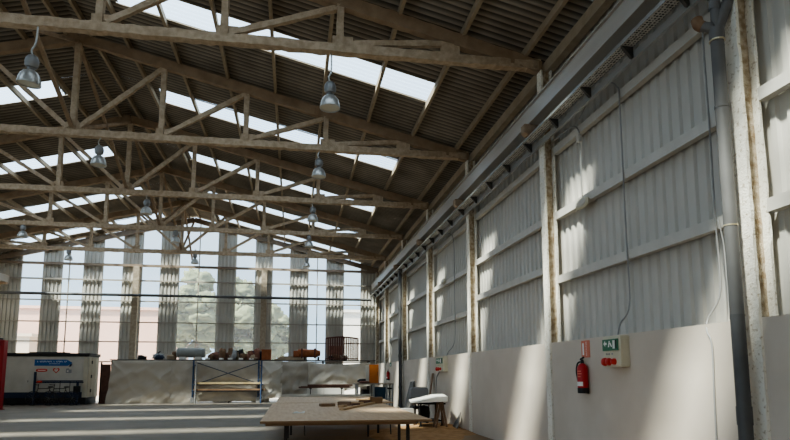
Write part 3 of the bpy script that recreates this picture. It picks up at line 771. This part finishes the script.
# ------------------------------------------------------------------ platform with tarpaulins along the far wall
PY = 32.9
t = thing('storage_platform', 'long dark storage platform along the foot of far wall', 'platform', (-2.5,33.4,0))
MB().box(-9.25,4.45,PY+.04,33.72,2.19,2.25).build('deck', 'deck', t)
for x in (-9.15,-6.2,-3.3,-.7,1.6,4.1):
    for y in (PY+.14,33.6): MB().box(x-.04,x+.04,y-.04,y+.04,0,2.19).build('post', 'tblsteel', t)
def tarp(x0,x1,z1,z0l,z0r,seed,m,label,skew=0,amp=.11,sag=.0,dy=0.):
    rnd = random.Random(seed*17)
    k1, k2, ph = rnd.uniform(7,11), rnd.uniform(5,8), rnd.uniform(0,6)
    W = x1-x0
    def fn(u,v):
        z0=z0l+(z0r-z0l)*u
        zt=z1-sag*math.sin(PI*u)
        z=z0+(zt-z0)*v
        x=x0+W*u+skew*(1-v)*(1-u if skew<0 else u)
        n=noise.noise(Vector((x*1.3+z*.9,z*1.1-x*.3,seed*5.1)))
        n2=noise.noise(Vector((x*3.1-z*2.2,z*2.6,seed*2.3)))
        fan=1-abs(math.sin(math.atan2(z1+.15-z, u*W+.2)*k1*.5+ph+n))          # creases from the upper corners
        fan2=1-abs(math.sin(math.atan2(z1+.15-z, (1-u)*W+.2)*k2*.5+ph*2+n))
        swag=math.sin((z+ .9*(u-.5)**2*W)*9+ph+1.5*n)
        w=(1-v)**.5
        d=1.0*n+.45*n2+ .95*fan*(1-u)+.95*fan2*u+.3*swag
        return (x,min(PY-.04+dy-amp*w*(1.1+d),PY+.02+dy),z)
    o=MB().grid(fn,110,60).build('tarpaulin',m,smooth='all'); tag(o,label,'tarpaulin','plastic sheets hung from the platform'); return o
tarp(-9.08,-6.2,2.19,.02,.02,1,'stain','wide stained pale tarpaulin hung beside the trailer',skew=-.2)
tarp(-6.3,-5.0,2.18,.02,.05,2,'tarp','narrow grey tarpaulin between the stained sheet and the blue scaffold')
tarp(-4.95,-1.72,2.18,.08,.10,3,'tarp','grey tarpaulin hanging behind the blue scaffold',dy=.03)
tarp(-1.66,-.55,2.18,.16,.30,4,'tarpw','shiny creased tarpaulin right of the blue scaffold, hem lifted',amp=.16)
tarp(-.62,.95,2.16,.15,.05,5,'tarp','grey tarpaulin below the orange machine on platform',skew=-.05,amp=.14)
tarp(.80,4.15,2.13,.2,.9,6,'tarpw','pale tarpaulin at the right corner with sagging top hem',amp=.15,sag=.12,dy=-.02)
t = thing('panel_board', 'cream panel standing behind the second table below dark beams', 'panel', (1.7,32.4,0))
MB().box(.75,1.62,32.35,32.4,0,.80).build('left_sheet', 'paper', t); MB().box(1.64,2.7,32.35,32.4,0,.80).build('right_sheet', 'paper', t)

# scaffold
t = thing('scaffold', 'blue tube scaffold with crossed braces standing before the tarpaulins', 'scaffold', (-3.4,32.6,0))
for x0 in (-5.08,-1.78):
    MB().tube([(x0,32.66,.0),(x0,32.66,2.22)],.045,10).build('post', 'blue', t, smooth=True)
    MB().tube([(x0+.2,32.3,.0),(x0+.2,32.3,2.1)] if x0 < -3 else [(x0+.16,32.3,0),(x0+.16,32.3,2.2)],.04,10).build('post', 'galv' if x0 < -3 else 'blue', t, smooth=True)
    for z in (.5,1.2,1.95):
        MB().tube([(x0,32.66,z),(x0+(.2 if x0<-3 else .16),32.3,z)],.025,8).build('rung', 'blue', t, smooth=True)
    MB().box(x0-.1,x0+.1,32.58,32.74,0,.3).build('foot', 'galv', t, bevel=.02)
MB().tube([(-4.95,32.5,2.1),(-1.62,32.5,.95)],.022,8).build('brace','brace',t); MB().tube([(-1.75,32.55,2.1),(-4.9,32.55,.98)],.022,8).build('brace','brace',t)
for z in (1.0,.68): MB().tube([(-5.1,32.45,z-.05),(-1.5,32.45,z-.05)],.025,8).build('ledger','blue',t)
tag(MB().box(-4.9,-1.65,32.35,32.62,.975,1.08).build('scaffold_plank','yplank',bevel=.006),'yellowish plank on the upper ledger of blue scaffold','plank','planks lying on the scaffold')
tag(MB().box(-5.0,-1.4,32.34,32.62,.656,.74).build('scaffold_plank','woodbrown',bevel=.006),'reddish brown plank on the lower ledger of blue scaffold','plank','planks lying on the scaffold')

# dark beams on trestles
for x in (.9,2.5):
    t = thing('trestle', 'steel trestle under the %s end of the dark beams' % ('left' if x<1 else 'right'), 'trestle', (x,31.5,0), 'trestles under the dark beams')
    for y in (31.3,31.75): MB().bar((x,y,0),(x,31.52,.76),.04,.04).build('leg','tblsteel',t)
    MB().box(x-.05,x+.05,31.25,31.8,.74,.79).build('top_rail','tblsteel',t)
tag(MB().box(.30,3.0,31.35,31.5,.791,.86).build('timber_beam','wooddark',bevel=.006),'lower front dark red beam on the trestles','beam','dark red beams on trestles')
tag(MB().box(.42,2.9,31.55,31.72,.791,.88).build('timber_beam','wooddark',bevel=.006),'rear dark red beam lying on the trestles','beam','dark red beams on trestles')
tag(MB().box(.75,3.05,31.38,31.6,.881,.97).build('timber_beam','wooddark',bevel=.006),'topmost dark red beam of the stack on trestles','beam','dark red beams on trestles')

# things on the platform
DZ = 2.251; SY = 33.35
t = thing('air_tank', 'large grey cylindrical tank lying on the platform', 'tank', (-5.35,SY,DZ))
rot = Matrix.Rotation(PI/2,4,'Y')
MB().lathe([(.02,-.74),(.2,-.72),(.255,-.66),(.26,-.6),(.26,.6),(.255,.66),(.2,.72),(.02,.74)],(-5.35,SY,2.62),28,rot).build('body','tank',t,smooth=True)
for x in (-5.75,-4.95): MB().prism([(x-.18,SY-.2,DZ),(x+.18,SY-.2,DZ),(x+.15,SY-.2,2.40),(x-.15,SY-.2,2.40)],(0,.4,0)).build('saddle','signwhite',t)
def lump(cx,cz,rx,rz,m,label,name,seed,cat,e=.7,amp=.25,ry=.2,y=SY):
    o=MB().blob((cx,y,DZ+rz*.92),(rx,ry,rz),seed,amp,e,22,14).build(name,m,smooth='all'); tag(o,label,cat,'goods heaped on the platform'); return o
lump(-7.85,0,.13,.12,'black','small black box like bundle alone at left of the platform','bundle',1,'bundle',.45)
lump(-7.66,0,.08,.09,'black','tiny black bundle beside the lone black bundle on platform','bundle',12,'bundle',.5)
lump(-6.98,0,.3,.16,'sackgrey','pale grey draped heap at the left of the tank','cloth_heap',2,'heap',.9,.35)
lump(-6.88,0,.22,.12,'navy','navy cloth heap in front of pale draped heap','cloth_heap',3,'heap',.9,.35,y=SY-.24,ry=.12)
o=MB().bar((-7.35,SY+.25,DZ+.06),(-6.95,SY+.25,DZ+.44),.06,.05).build('lever','black'); tag(o,'black slanted lever rising behind the navy heap','tool')
lump(-6.36,0,.2,.13,'sacktan','tan sack against the left end of the tank','sack',5,'sack')
lump(-6.22,0,.12,.22,'sackbrown','dark brown upright bundle touching the tank left end','bundle',6,'bundle',.6,y=SY+.2)
items=[(-4.32,.12,.12,'sackbrown','small brown bag beside the right end of the tank'),(-3.88,.12,.2,'navy','narrow dark bundle poking up behind the first reddish sack'),(-3.3,.12,.26,'sackbrown','thin brown bundle standing behind the middle sacks'),(-2.78,.13,.24,'black','black bundle behind the pale tan sack'),(-2.28,.15,.2,'sackred','dull red bundle behind the small tan bag'),(-4.05,.27,.17,'sackred','reddish sack first to the right of tank'),(-3.72,.16,.25,'sackbrown','tall brown bundle behind the reddish sack'),
 (-3.45,.2,.16,'sackred','small red sack beside the tall brown bundle'),(-3.18,.17,.22,'sackgrey','grey sack in the middle of the platform heap'),
 (-2.92,.24,.19,'sacktan','pale tan sack in the middle of the platform heap'),(-2.62,.18,.14,'sackbrown','brown sack under the slanted dark bar'),
 (-2.42,.14,.12,'sacktan','small tan bag at the foot of slanted dark bar'),(-2.12,.26,.12,'sacktan','flat tan bundle left of the navy bag'),
 (-2.1,.16,.22,'navy','dark green black bundle behind flat tan bundle'),(-1.92,.13,.25,'sackred','small red topped bundle beside the navy bag'),(-1.72,.26,.19,'navy','navy bag against the orange brown box')]
for i,(x,rx,rz,m,lb) in enumerate(items):
    lump(x,0,rx*1.15,rz*1.22,m,lb,'sack' if 'sack' in lb else 'bundle',20+i,'sack' if 'sack' in lb else 'bundle',.7,.3,ry=.17,y=SY+(.18 if i%2 else -.17))
for (x0,z0,x1,z1,lb) in ((-3.05,.5,-2.45,.26,'long dark bar slanting across the top of platform heap'),(-2.5,.42,-2.0,.30,'short dark bar resting on the platform heap')):
    tag(MB().bar((x0,SY-.02,DZ+z0),(x1,SY-.02,DZ+z1),.05,.07).build('dark_bar','tblsteel'),lb,'bar')
for i,x in enumerate((-4.45,-3.75,-3.3,-2.75,-2.2)):
    o=MB().box(x-.12,x+.12,PY+.10,PY+.2,DZ,DZ+.09).build('white_block','signwhite',bevel=.01); tag(o,'white block at platform edge, %s to the right of tank'%ords[i],'block','white blocks on the platform edge')
t = thing('orange_box','orange brown wooden box at the platform over the scaffold right post','box',(-1.42,SY,DZ))
MB().box(-1.68,-1.18,SY-.25,SY+.25,DZ,2.78).build('box','rustorange',t,bevel=.012); MB().box(-1.70,-1.16,SY-.27,SY+.27,2.781,2.81).build('lid','rustorange',t,bevel=.006)
for i in range(3):
    o=MB().bar((-1.0+i*.15,SY-.2+.15*i,DZ+.035+i*.072),(.55-.1*i,SY-.15+.15*i,DZ+.035+i*.072),.2,.07).build('pale_plank','sacktan',bevel=.005); tag(o,'pale plank under the orange machine, %s of three'%['lowest','middle','topmost'][i],'plank','pale planks under the orange machine')
t = thing('orange_machine','orange machine drum lying on the pale planks','machine',(.75,SY,DZ))
MB().lathe([(.05,-.62),(.2,-.6),(.22,-.5),(.22,.42),(.17,.5),(.15,.62),(.04,.64)],(.82,SY,2.62),24,rot).build('drum','rustorange',t,smooth=True)
for x in (.45,1.15): MB().box(x-.04,x+.04,SY-.24,SY+.24,2.36,2.88).build('band','crib',t,bevel=.01)
MB().box(.0,.30,SY-.2,SY+.2,2.42,2.75).build('motor','rustorange',t,bevel=.03)
for x in (.2,.62,1.35): MB().box(x-.05,x+.05,SY-.22,SY+.22,DZ if x>.5 else 2.46,2.43 if x>.5 else 2.47).build('foot','tblsteel',t)
t = thing('metal_crib','red brown barred crib rack with curved top on the platform','rack',(2.65,SY,DZ))
xl,xr,zb,zt=1.75,3.5,DZ,3.45
top=[(xl+(xr-xl)*u, zt+.08*math.sin(PI*u)) for u in [i/10 for i in range(11)]]
for y in (SY-.3,SY+.3):
    MB().tube([(x,y,z) for x,z in top],.022,8).build('top_rail','crib',t,smooth='all'); MB().tube([(xl,y,zb+.08),(xr,y,zb+.08)],.022,8).build('bottom_rail','crib',t,smooth='all')
    for i in range(15):
        u=i/14; x=xl+(xr-xl)*u
        MB().tube([(x,y,zb),(x,y,zt+.08*math.sin(PI*u))],.028 if i in (0,14) else .024,6).build('bar','crib',t)
for x in (xl,xr): MB().tube([(x,SY-.3,zt),(x,SY+.3,zt)],.022,8).build('end_rail','crib',t)
MB().grid(lambda u,v:(1.95+.75*u,SY+.27,zb+.3+.5*v),1,1).build('back_panel','sackred',t)
lump(2.3,0,.22,.18,'sackbrown','brown sack lying at the foot inside the crib rack','sack',41,'sack',ry=.17)
lump(2.75,0,.2,.14,'sacktan','tan sack lying inside the crib rack','sack',42,'sack',ry=.17)
lump(2.05,0,.14,.13,'black','black bundle inside the crib rack at left','bundle',43,'bundle',ry=.15,y=SY-.1)

# ------------------------------------------------------------------ trailer
TY = 32.0
t = thing('white_trailer','white trailer with blue banner and black roof standing at far left','trailer',(-12,32.9,0))
MB().box(-14.2,-10.02,TY+.04,33.68,.03,.349).build('underside_shade','black',t)  # added black box, stands for the shade beneath the trailer body
MB().box(-14.25,-9.98,TY,33.7,.35,2.36).build('body','trailer',t,bevel=.02)
MB().box(-14.3,-9.93,TY-.04,33.74,2.362,2.52).build('roof','black',t,bevel=.02)
MB().box(-12.75,-11.1,TY+.1,TY+.8,2.521,2.57).build('roof_hatch','black',t,bevel=.01)
MB().box(-14.25,-9.99,TY-.012,TY-.001,.35,.62).build('blue_stripe','stripeblue',t)
d = MB().box(-13.2,-12.55,TY-.016,TY-.001,.70,1.55).build('hatch_door','trailer',t,bevel=.005)
MB().tube([(-12.65,TY-.03,1.1),(-12.65,TY-.03,1.2)],.012,8).build('latch','tblsteel',d)
MB().box(-14.2,-13.35,TY-.016,TY-.001,.66,1.9).build('side_door','trailer',t,bevel=.005)
b = MB().prism([(-12.42,TY-.012,1.90),(-10.92,TY-.012,1.90),(-10.78,TY-.012,1.98),(-10.70,TY-.012,2.04),(-10.95,TY-.012,2.20),(-12.42,TY-.012,2.20)],(0,.011,0)).build('banner','bannerblue',t)
x=-12.30
for w in (1,9,1,5,2):       # white lettering too small to read: strokes grouped as words
    mb=MB()
    for i in range(w):
        mb.box(x,x+.016,TY-.016,TY-.0125,2.075,2.135); mb.box(x,x+.05,TY-.016,TY-.0125,2.12 if i%2 else 2.075,2.135 if i%2 else 2.09); x+=.062
    mb.build('lettering','signwhite',b); x+=.06
mb=MB(); x=-11.75
for i in range(9): mb.box(x,x+.03,TY-.016,TY-.0125,1.985,2.01); x+=.055
mb.build('lettering','signwhite',b)
MB().prism([(-10.86,TY-.014,1.86),(-10.76,TY-.014,1.86),(-10.70,TY-.014,2.0),(-10.80,TY-.014,1.98)],(0,.012,0)).build('emblem','stripeblue',t)
l1 = MB().blob((-12.08,TY-.008,1.68),(.26,.008,.075),1,0,.6,24,8,False).build('logo','signred',t)
MB().box(-12.25,-11.9,TY-.022,TY-.0175,1.665,1.695).build('logo_band','signwhite',l1)
hz=lambda s,cx,cz:[(cx+s*x,TY-.012,cz+s*z) for x,z in ((0,-.13),(.14,.0),(.15,.08),(.08,.12),(0,.07),(-.08,.12),(-.15,.08),(-.14,0))]
h = MB().prism(hz(1,-11.42,1.67),(0,.011,0)).build('logo','signred',t); MB().prism([(p[0],p[1]-.002,p[2]) for p in hz(.62,-11.42,1.67)],(0,.002,0)).build('logo_fill','white',h)
l3 = MB().prism([(-10.98,TY-.012,1.55),(-10.72,TY-.012,1.55),(-10.72,TY-.012,1.72),(-10.82,TY-.012,1.72),(-10.86,TY-.012,1.78),(-10.98,TY-.012,1.76)],(0,.011,0)).build('logo','chairgrey',t)
MB().box(-10.93,-10.86,TY-.016,TY-.0125,1.6,1.68).build('logo_fill','white',l3)
MB().box(-12.2,-10.1,TY-.03,TY-.001,1.14,1.19).build('side_rail','stripeblue',t)
mb=MB()
for x in (-11.2,-10.75,-10.45): mb.box(x-.012,x+.012,TY-.02,TY-.001,.65,1.14)
mb.build('side_divider','tblsteel',t)
w = MB().lathe([(.05,-.09),(.2,-.09),(.24,-.06),(.24,.06),(.2,.09),(.05,.09)],(-13.32,TY+.12,.241),24,Matrix.Rotation(PI/2,4,'X')).build('wheel','rubber',t,smooth=True)
MB().lathe([(.02,-.11),(.1,-.1),(.11,-.085)],(-13.32,TY+.12,.241),16,Matrix.Rotation(PI/2,4,'X')).build('hub','galv',w)
w = MB().lathe([(.05,-.09),(.2,-.09),(.24,-.06),(.24,.06),(.2,.09),(.05,.09)],(-10.9,TY+.14,.241),24,Matrix.Rotation(PI/2,4,'X')).build('wheel','rubber',t,smooth=True)
for y in (TY+.25,TY+.75,TY+1.25): MB().box(-9.979,-9.95,y-.2,y+.24,.4,2.32).build('end_panel','cream',t,bevel=.008)
MB().box(-10.18,-9.985,TY-.03,TY-.001,.36,2.34).build('corner_post','cream',t,bevel=.01)
mb=MB()
for z in (.6,1.3,2.0): MB().box(-9.95,-9.92,TY+.42,TY+.52,z,z+.16).build('hinge','black',t)
t = thing('bike_rack','blue steel bicycle stand in front of the white trailer','rack',(-11.2,31.75,0))
MB().bar((-12.3,31.86,0),(-12.3,31.86,1.6),.09,.06).build('post','stripeblue',t); MB().bar((-10.35,31.86,0),(-10.35,31.86,1.12),.09,.06).build('post','stripeblue',t)
MB().bar((-12.3,31.86,1.1),(-10.1,31.86,1.1),.05,.06).build('top_rail','stripeblue',t); MB().bar((-12.4,31.86,.06),(-10.2,31.86,.06),.06,.06).build('bottom_rail','stripeblue',t)
MB().box(-10.52,-10.24,31.78,31.94,.62,.92).build('box','black',t,bevel=.015)
def bike(x, y, label, flip=1):
    t = thing('bicycle', label, 'bicycle', (x,y,0), 'bicycles in the stand')
    R=.33; a=x-.52*flip; c=x+.52*flip
    for wx in (a,c):
        w=MB().tube([(wx+R*math.cos(2*PI*k/28),y,R+.02+R*math.sin(2*PI*k/28)) for k in range(28)],.015,8,True).build('wheel','rubber',t,smooth='all')
        s=MB()
        for k in range(12): s.tube([(wx,y,R+.02),(wx+(R-.01)*math.cos(2*PI*k/12),y,R+.02+(R-.01)*math.sin(2*PI*k/12))],.0018,4)
        s.build('spokes','galv',w)
    bb=(x-.08*flip,y,.30); st=(x-.22*flip,y,.82); hd=(x+.32*flip,y,.80); hb=(x+.36*flip,y,.66); ax=(a,y,R+.02); fx=(c,y,R+.02)
    f=MB()
    for p,q in ((bb,st),(bb,hb),(st,hd),(bb,ax),((x-.2*flip,y,.74),ax),(hd,hb)): f.tube([p,q],.017,8)
    f.build('frame','tblsteel',t,smooth=True)
    MB().tube([hb,(x+.4*flip,y,.55),fx],.015,8).build('fork','tblsteel',t,smooth=True)
    MB().blob((x-.24*flip,y,.88),(.13,.07,.035),3,.05,.8,16,8,False).build('saddle','leather',t,smooth='all')
    MB().tube(arc([(x+.42*flip,y-.28,1.0),(x+.33*flip,y-.1,.98),(x+.33*flip,y+.1,.98),(x+.42*flip,y+.28,1.0)]),.014,8).build('handlebar','black',t,smooth='all')
    MB().tube([hd,(x+.31*flip,y,.98)],.016,8).build('steerer','black',t)
    MB().lathe([(.02,-.01),(.09,-.008),(.09,.008),(.02,.01)],(bb[0],y-.03,.30),20,Matrix.Rotation(PI/2,4,'X')).build('chainring','tblsteel',t)
bike(-11.72,31.62,'dark bicycle with red bag parked left in front of the trailer',-1)
bike(-10.95,31.45,'dark bicycle parked right in front of the trailer',-1)
lu = MB().blob((-12.0,31.62,1.12),(.12,.1,.06),4,.2,.7,16,10).build('red_bag','signred',smooth='all'); tag(lu,'small red bag on the handlebar of left bicycle','bag')
t = thing('gap_shade_panel','dark brown panel standing in for the shaded gap between trailer and stained tarpaulin','panel',(-9.4,33.3,0))  # added dark panel, its colour gives the shade in the gap
MB().box(-9.75,-9.3,33.3,33.36,0,2.0).build('leaf','wooddark',t); MB().box(-9.78,-9.72,33.28,33.38,0,2.1).build('side','tblsteel',t)

# red lift post
t = thing('red_lift_post','tall red steel lift post at the far left','post',(-12.280,28,0))
MB().box(-12.640,-12.240,27.9,28.3,.03,2.95).build('column','postred',t,bevel=.01)
MB().box(-12.235,-12.080,27.93,28.27,.03,2.92).build('side_channel','postred',t,bevel=.006)
MB().box(-12.680,-12.040,27.85,28.35,0,.03).build('base_plate','postred',t); MB().box(-12.580,-12.280,27.95,28.25,2.951,3.02).build('cap','tblsteel',t)
mb=MB()
for i in range(7):
    z=2.55-i*.14
    mb.box(-12.440,-12.340,27.894,27.899,z,z+.02); mb.box(-12.440,-12.340,27.894,27.899,z+.05,z+.07); mb.box(-12.440 if i%2 else -12.360,-12.420 if i%2 else -12.340,27.894,27.899,z,z+.07)
mb.build('lettering','pinkred',t)

# ------------------------------------------------------------------ outside, seen through the far wall's translucent strips
struct(MB().box(-90,90,DY+.25,160,-.2,-.05).build('ground','extground'))
def house(x0,x1,y0,y1,h,m,label,wins,pitch=0.):
    t = thing('building',label,'building',((x0+x1)/2,(y0+y1)/2,0))
    MB().box(x0,x1,y0,y1,-.05,h).build('wall',m,t)
    if pitch: MB().prism([(x0-.4,y0-.4,h),(x1+.4,y0-.4,h),((x0+x1)/2,y0-.4,h+pitch)],(0,y1-y0+.8,0)).build('roof','extroof',t)
    else: MB().box(x0-.2,x1+.2,y0-.2,y1+.2,h,h+.2).build('roof',m,t)
    for (x,z) in wins:
        w=MB().box(x-.6,x+.6,y0-.05,y0-.01,z,z+1.3).build('window','extwin',t); MB().box(x-.5,x+.5,y0-.06,y0-.051,z+.1,z+1.2).build('pane','extwin',w)
house(-34,-9.5,47,58,6.2,'extpink','long pink rendered building beyond the left half of far wall',[(-29,3.2)])
house(-24,-17.5,44,46,4.0,'extbeige','low beige building in front of the pink building outside',[])
house(3.2,14,47,56,6.3,'extwhite','white house with grey roof beyond the right end of far wall',[(6.6,2.6)],0)
def tree(x,y,h,r,seed,label):
    t = thing('tree',label,'tree',(x,y,0),'trees beyond the far wall')
    MB().tube([(x,y,-.05),(x+.1,y,h*.45)],[.22,.14],8).build('trunk','trunk',t,smooth=True)
    mb=MB(); random.seed(seed)
    for i in range(44):
        d=Vector((random.gauss(0,1),random.gauss(0,1),random.gauss(0,1))).normalized()*(random.random()**.5)*.9
        q=random.uniform(.2,.34)*r
        mb.blob((x+d.x*r,y+d.y*r,h*.62+d.z*h*.38),(q,q,q*.9),i+seed*20,.55,1.,24,16,False)
    mb.build('crown','leaf',t,smooth='all')
tree(-6.8,44,8.6,2.3,1,'green tree outside seen through the wide centre strips')
tree(-3.6,46,9.0,2.4,2,'green tree outside right of the wide centre strips')
tree(-1.2,50,7.6,2.0,3,'smaller green tree outside behind the tall orange box')

# ------------------------------------------------------------------ light
sd = Vector((1,.68,-1.6)).normalized()
sl = bpy.data.lights.new('sun','SUN'); sl.energy = 17.0; sl.angle = math.radians(5.0); sl.color = (1,.92,.75)
so = bpy.data.objects.new('sun', sl); C.objects.link(so); so.rotation_euler = sd.to_track_quat('-Z','Y').to_euler()
w = bpy.data.worlds.new('sky'); bpy.context.scene.world = w; w.use_nodes = True
N, L = w.node_tree.nodes, w.node_tree.links
bg = N['Background']; tc = N.new('ShaderNodeTexCoord')
dt = N.new('ShaderNodeVectorMath'); dt.operation = 'DOT_PRODUCT'; dt.inputs[1].default_value = tuple(-sd)
L.new(tc.outputs['Generated'], dt.inputs[0])
mr = N.new('ShaderNodeMapRange'); mr.inputs['From Min'].default_value = -1; L.new(dt.outputs['Value'], mr.inputs['Value'])
pw = N.new('ShaderNodeMath'); pw.operation = 'POWER'; pw.inputs[1].default_value = 3.0; L.new(mr.outputs[0], pw.inputs[0])
ma = N.new('ShaderNodeMath'); ma.operation = 'MULTIPLY_ADD'; ma.inputs[1].default_value = 3.2; ma.inputs[2].default_value = 1.5; L.new(pw.outputs[0], ma.inputs[0])
sp = N.new('ShaderNodeSeparateXYZ'); L.new(tc.outputs['Generated'], sp.inputs[0])
cr = N.new('ShaderNodeValToRGB'); cr.color_ramp.elements[0].position = 0; cr.color_ramp.elements[0].color = (.54,.78,1,1)
cr.color_ramp.elements[1].position = .75; cr.color_ramp.elements[1].color = (.82,.91,1,1); L.new(sp.outputs['Z'], cr.inputs['Fac'])
L.new(cr.outputs['Color'], bg.inputs['Color']); L.new(ma.outputs[0], bg.inputs['Strength'])

def portal(loc, rot, sx, sy, name):
    a = bpy.data.lights.new(name,'AREA'); a.shape = 'RECTANGLE'; a.size = sx; a.size_y = sy; a.cycles.is_portal = True
    o = bpy.data.objects.new(name, a); C.objects.link(o); o.location = loc; o.rotation_euler = rot
ang = math.atan(SL)
for side in (1,-1):
    for c in SKY:
        x = RX+side*5.05
        portal((x,c,roofz(x)-.06),(0,side*ang,0),7.4,.96,'skylight_portal')
portal((RX,DY-.02,5.3),(-PI/2,0,0),20,8,'far_wall_portal')
portal((LX+.02,2.5,1.95),(0,-PI/2,0),3.9,11,'light_gap_portal')

# ------------------------------------------------------------------ camera
cam = bpy.data.cameras.new('camera'); co = bpy.data.objects.new('camera', cam); C.objects.link(co)
co.location = (0,0,1.5); co.rotation_euler = (math.radians(90+7.383),0,math.radians(-9.54))
cam.sensor_width = 36; cam.lens = 602/790*36; cam.shift_y = 76/790; cam.clip_end = 400
S = bpy.context.scene; S.camera = co
S.view_settings.view_transform = 'AgX'; S.view_settings.look = 'AgX - Medium High Contrast'; S.view_settings.exposure = 0.12
S.cycles.use_denoising = True
S.cycles.max_bounces = 10; S.cycles.diffuse_bounces = 6; S.cycles.transparent_max_bounces = 16; S.cycles.transmission_bounces = 6
S.cycles.sample_clamp_indirect = 6; S.cycles.caustics_reflective = False; S.cycles.caustics_refractive = False
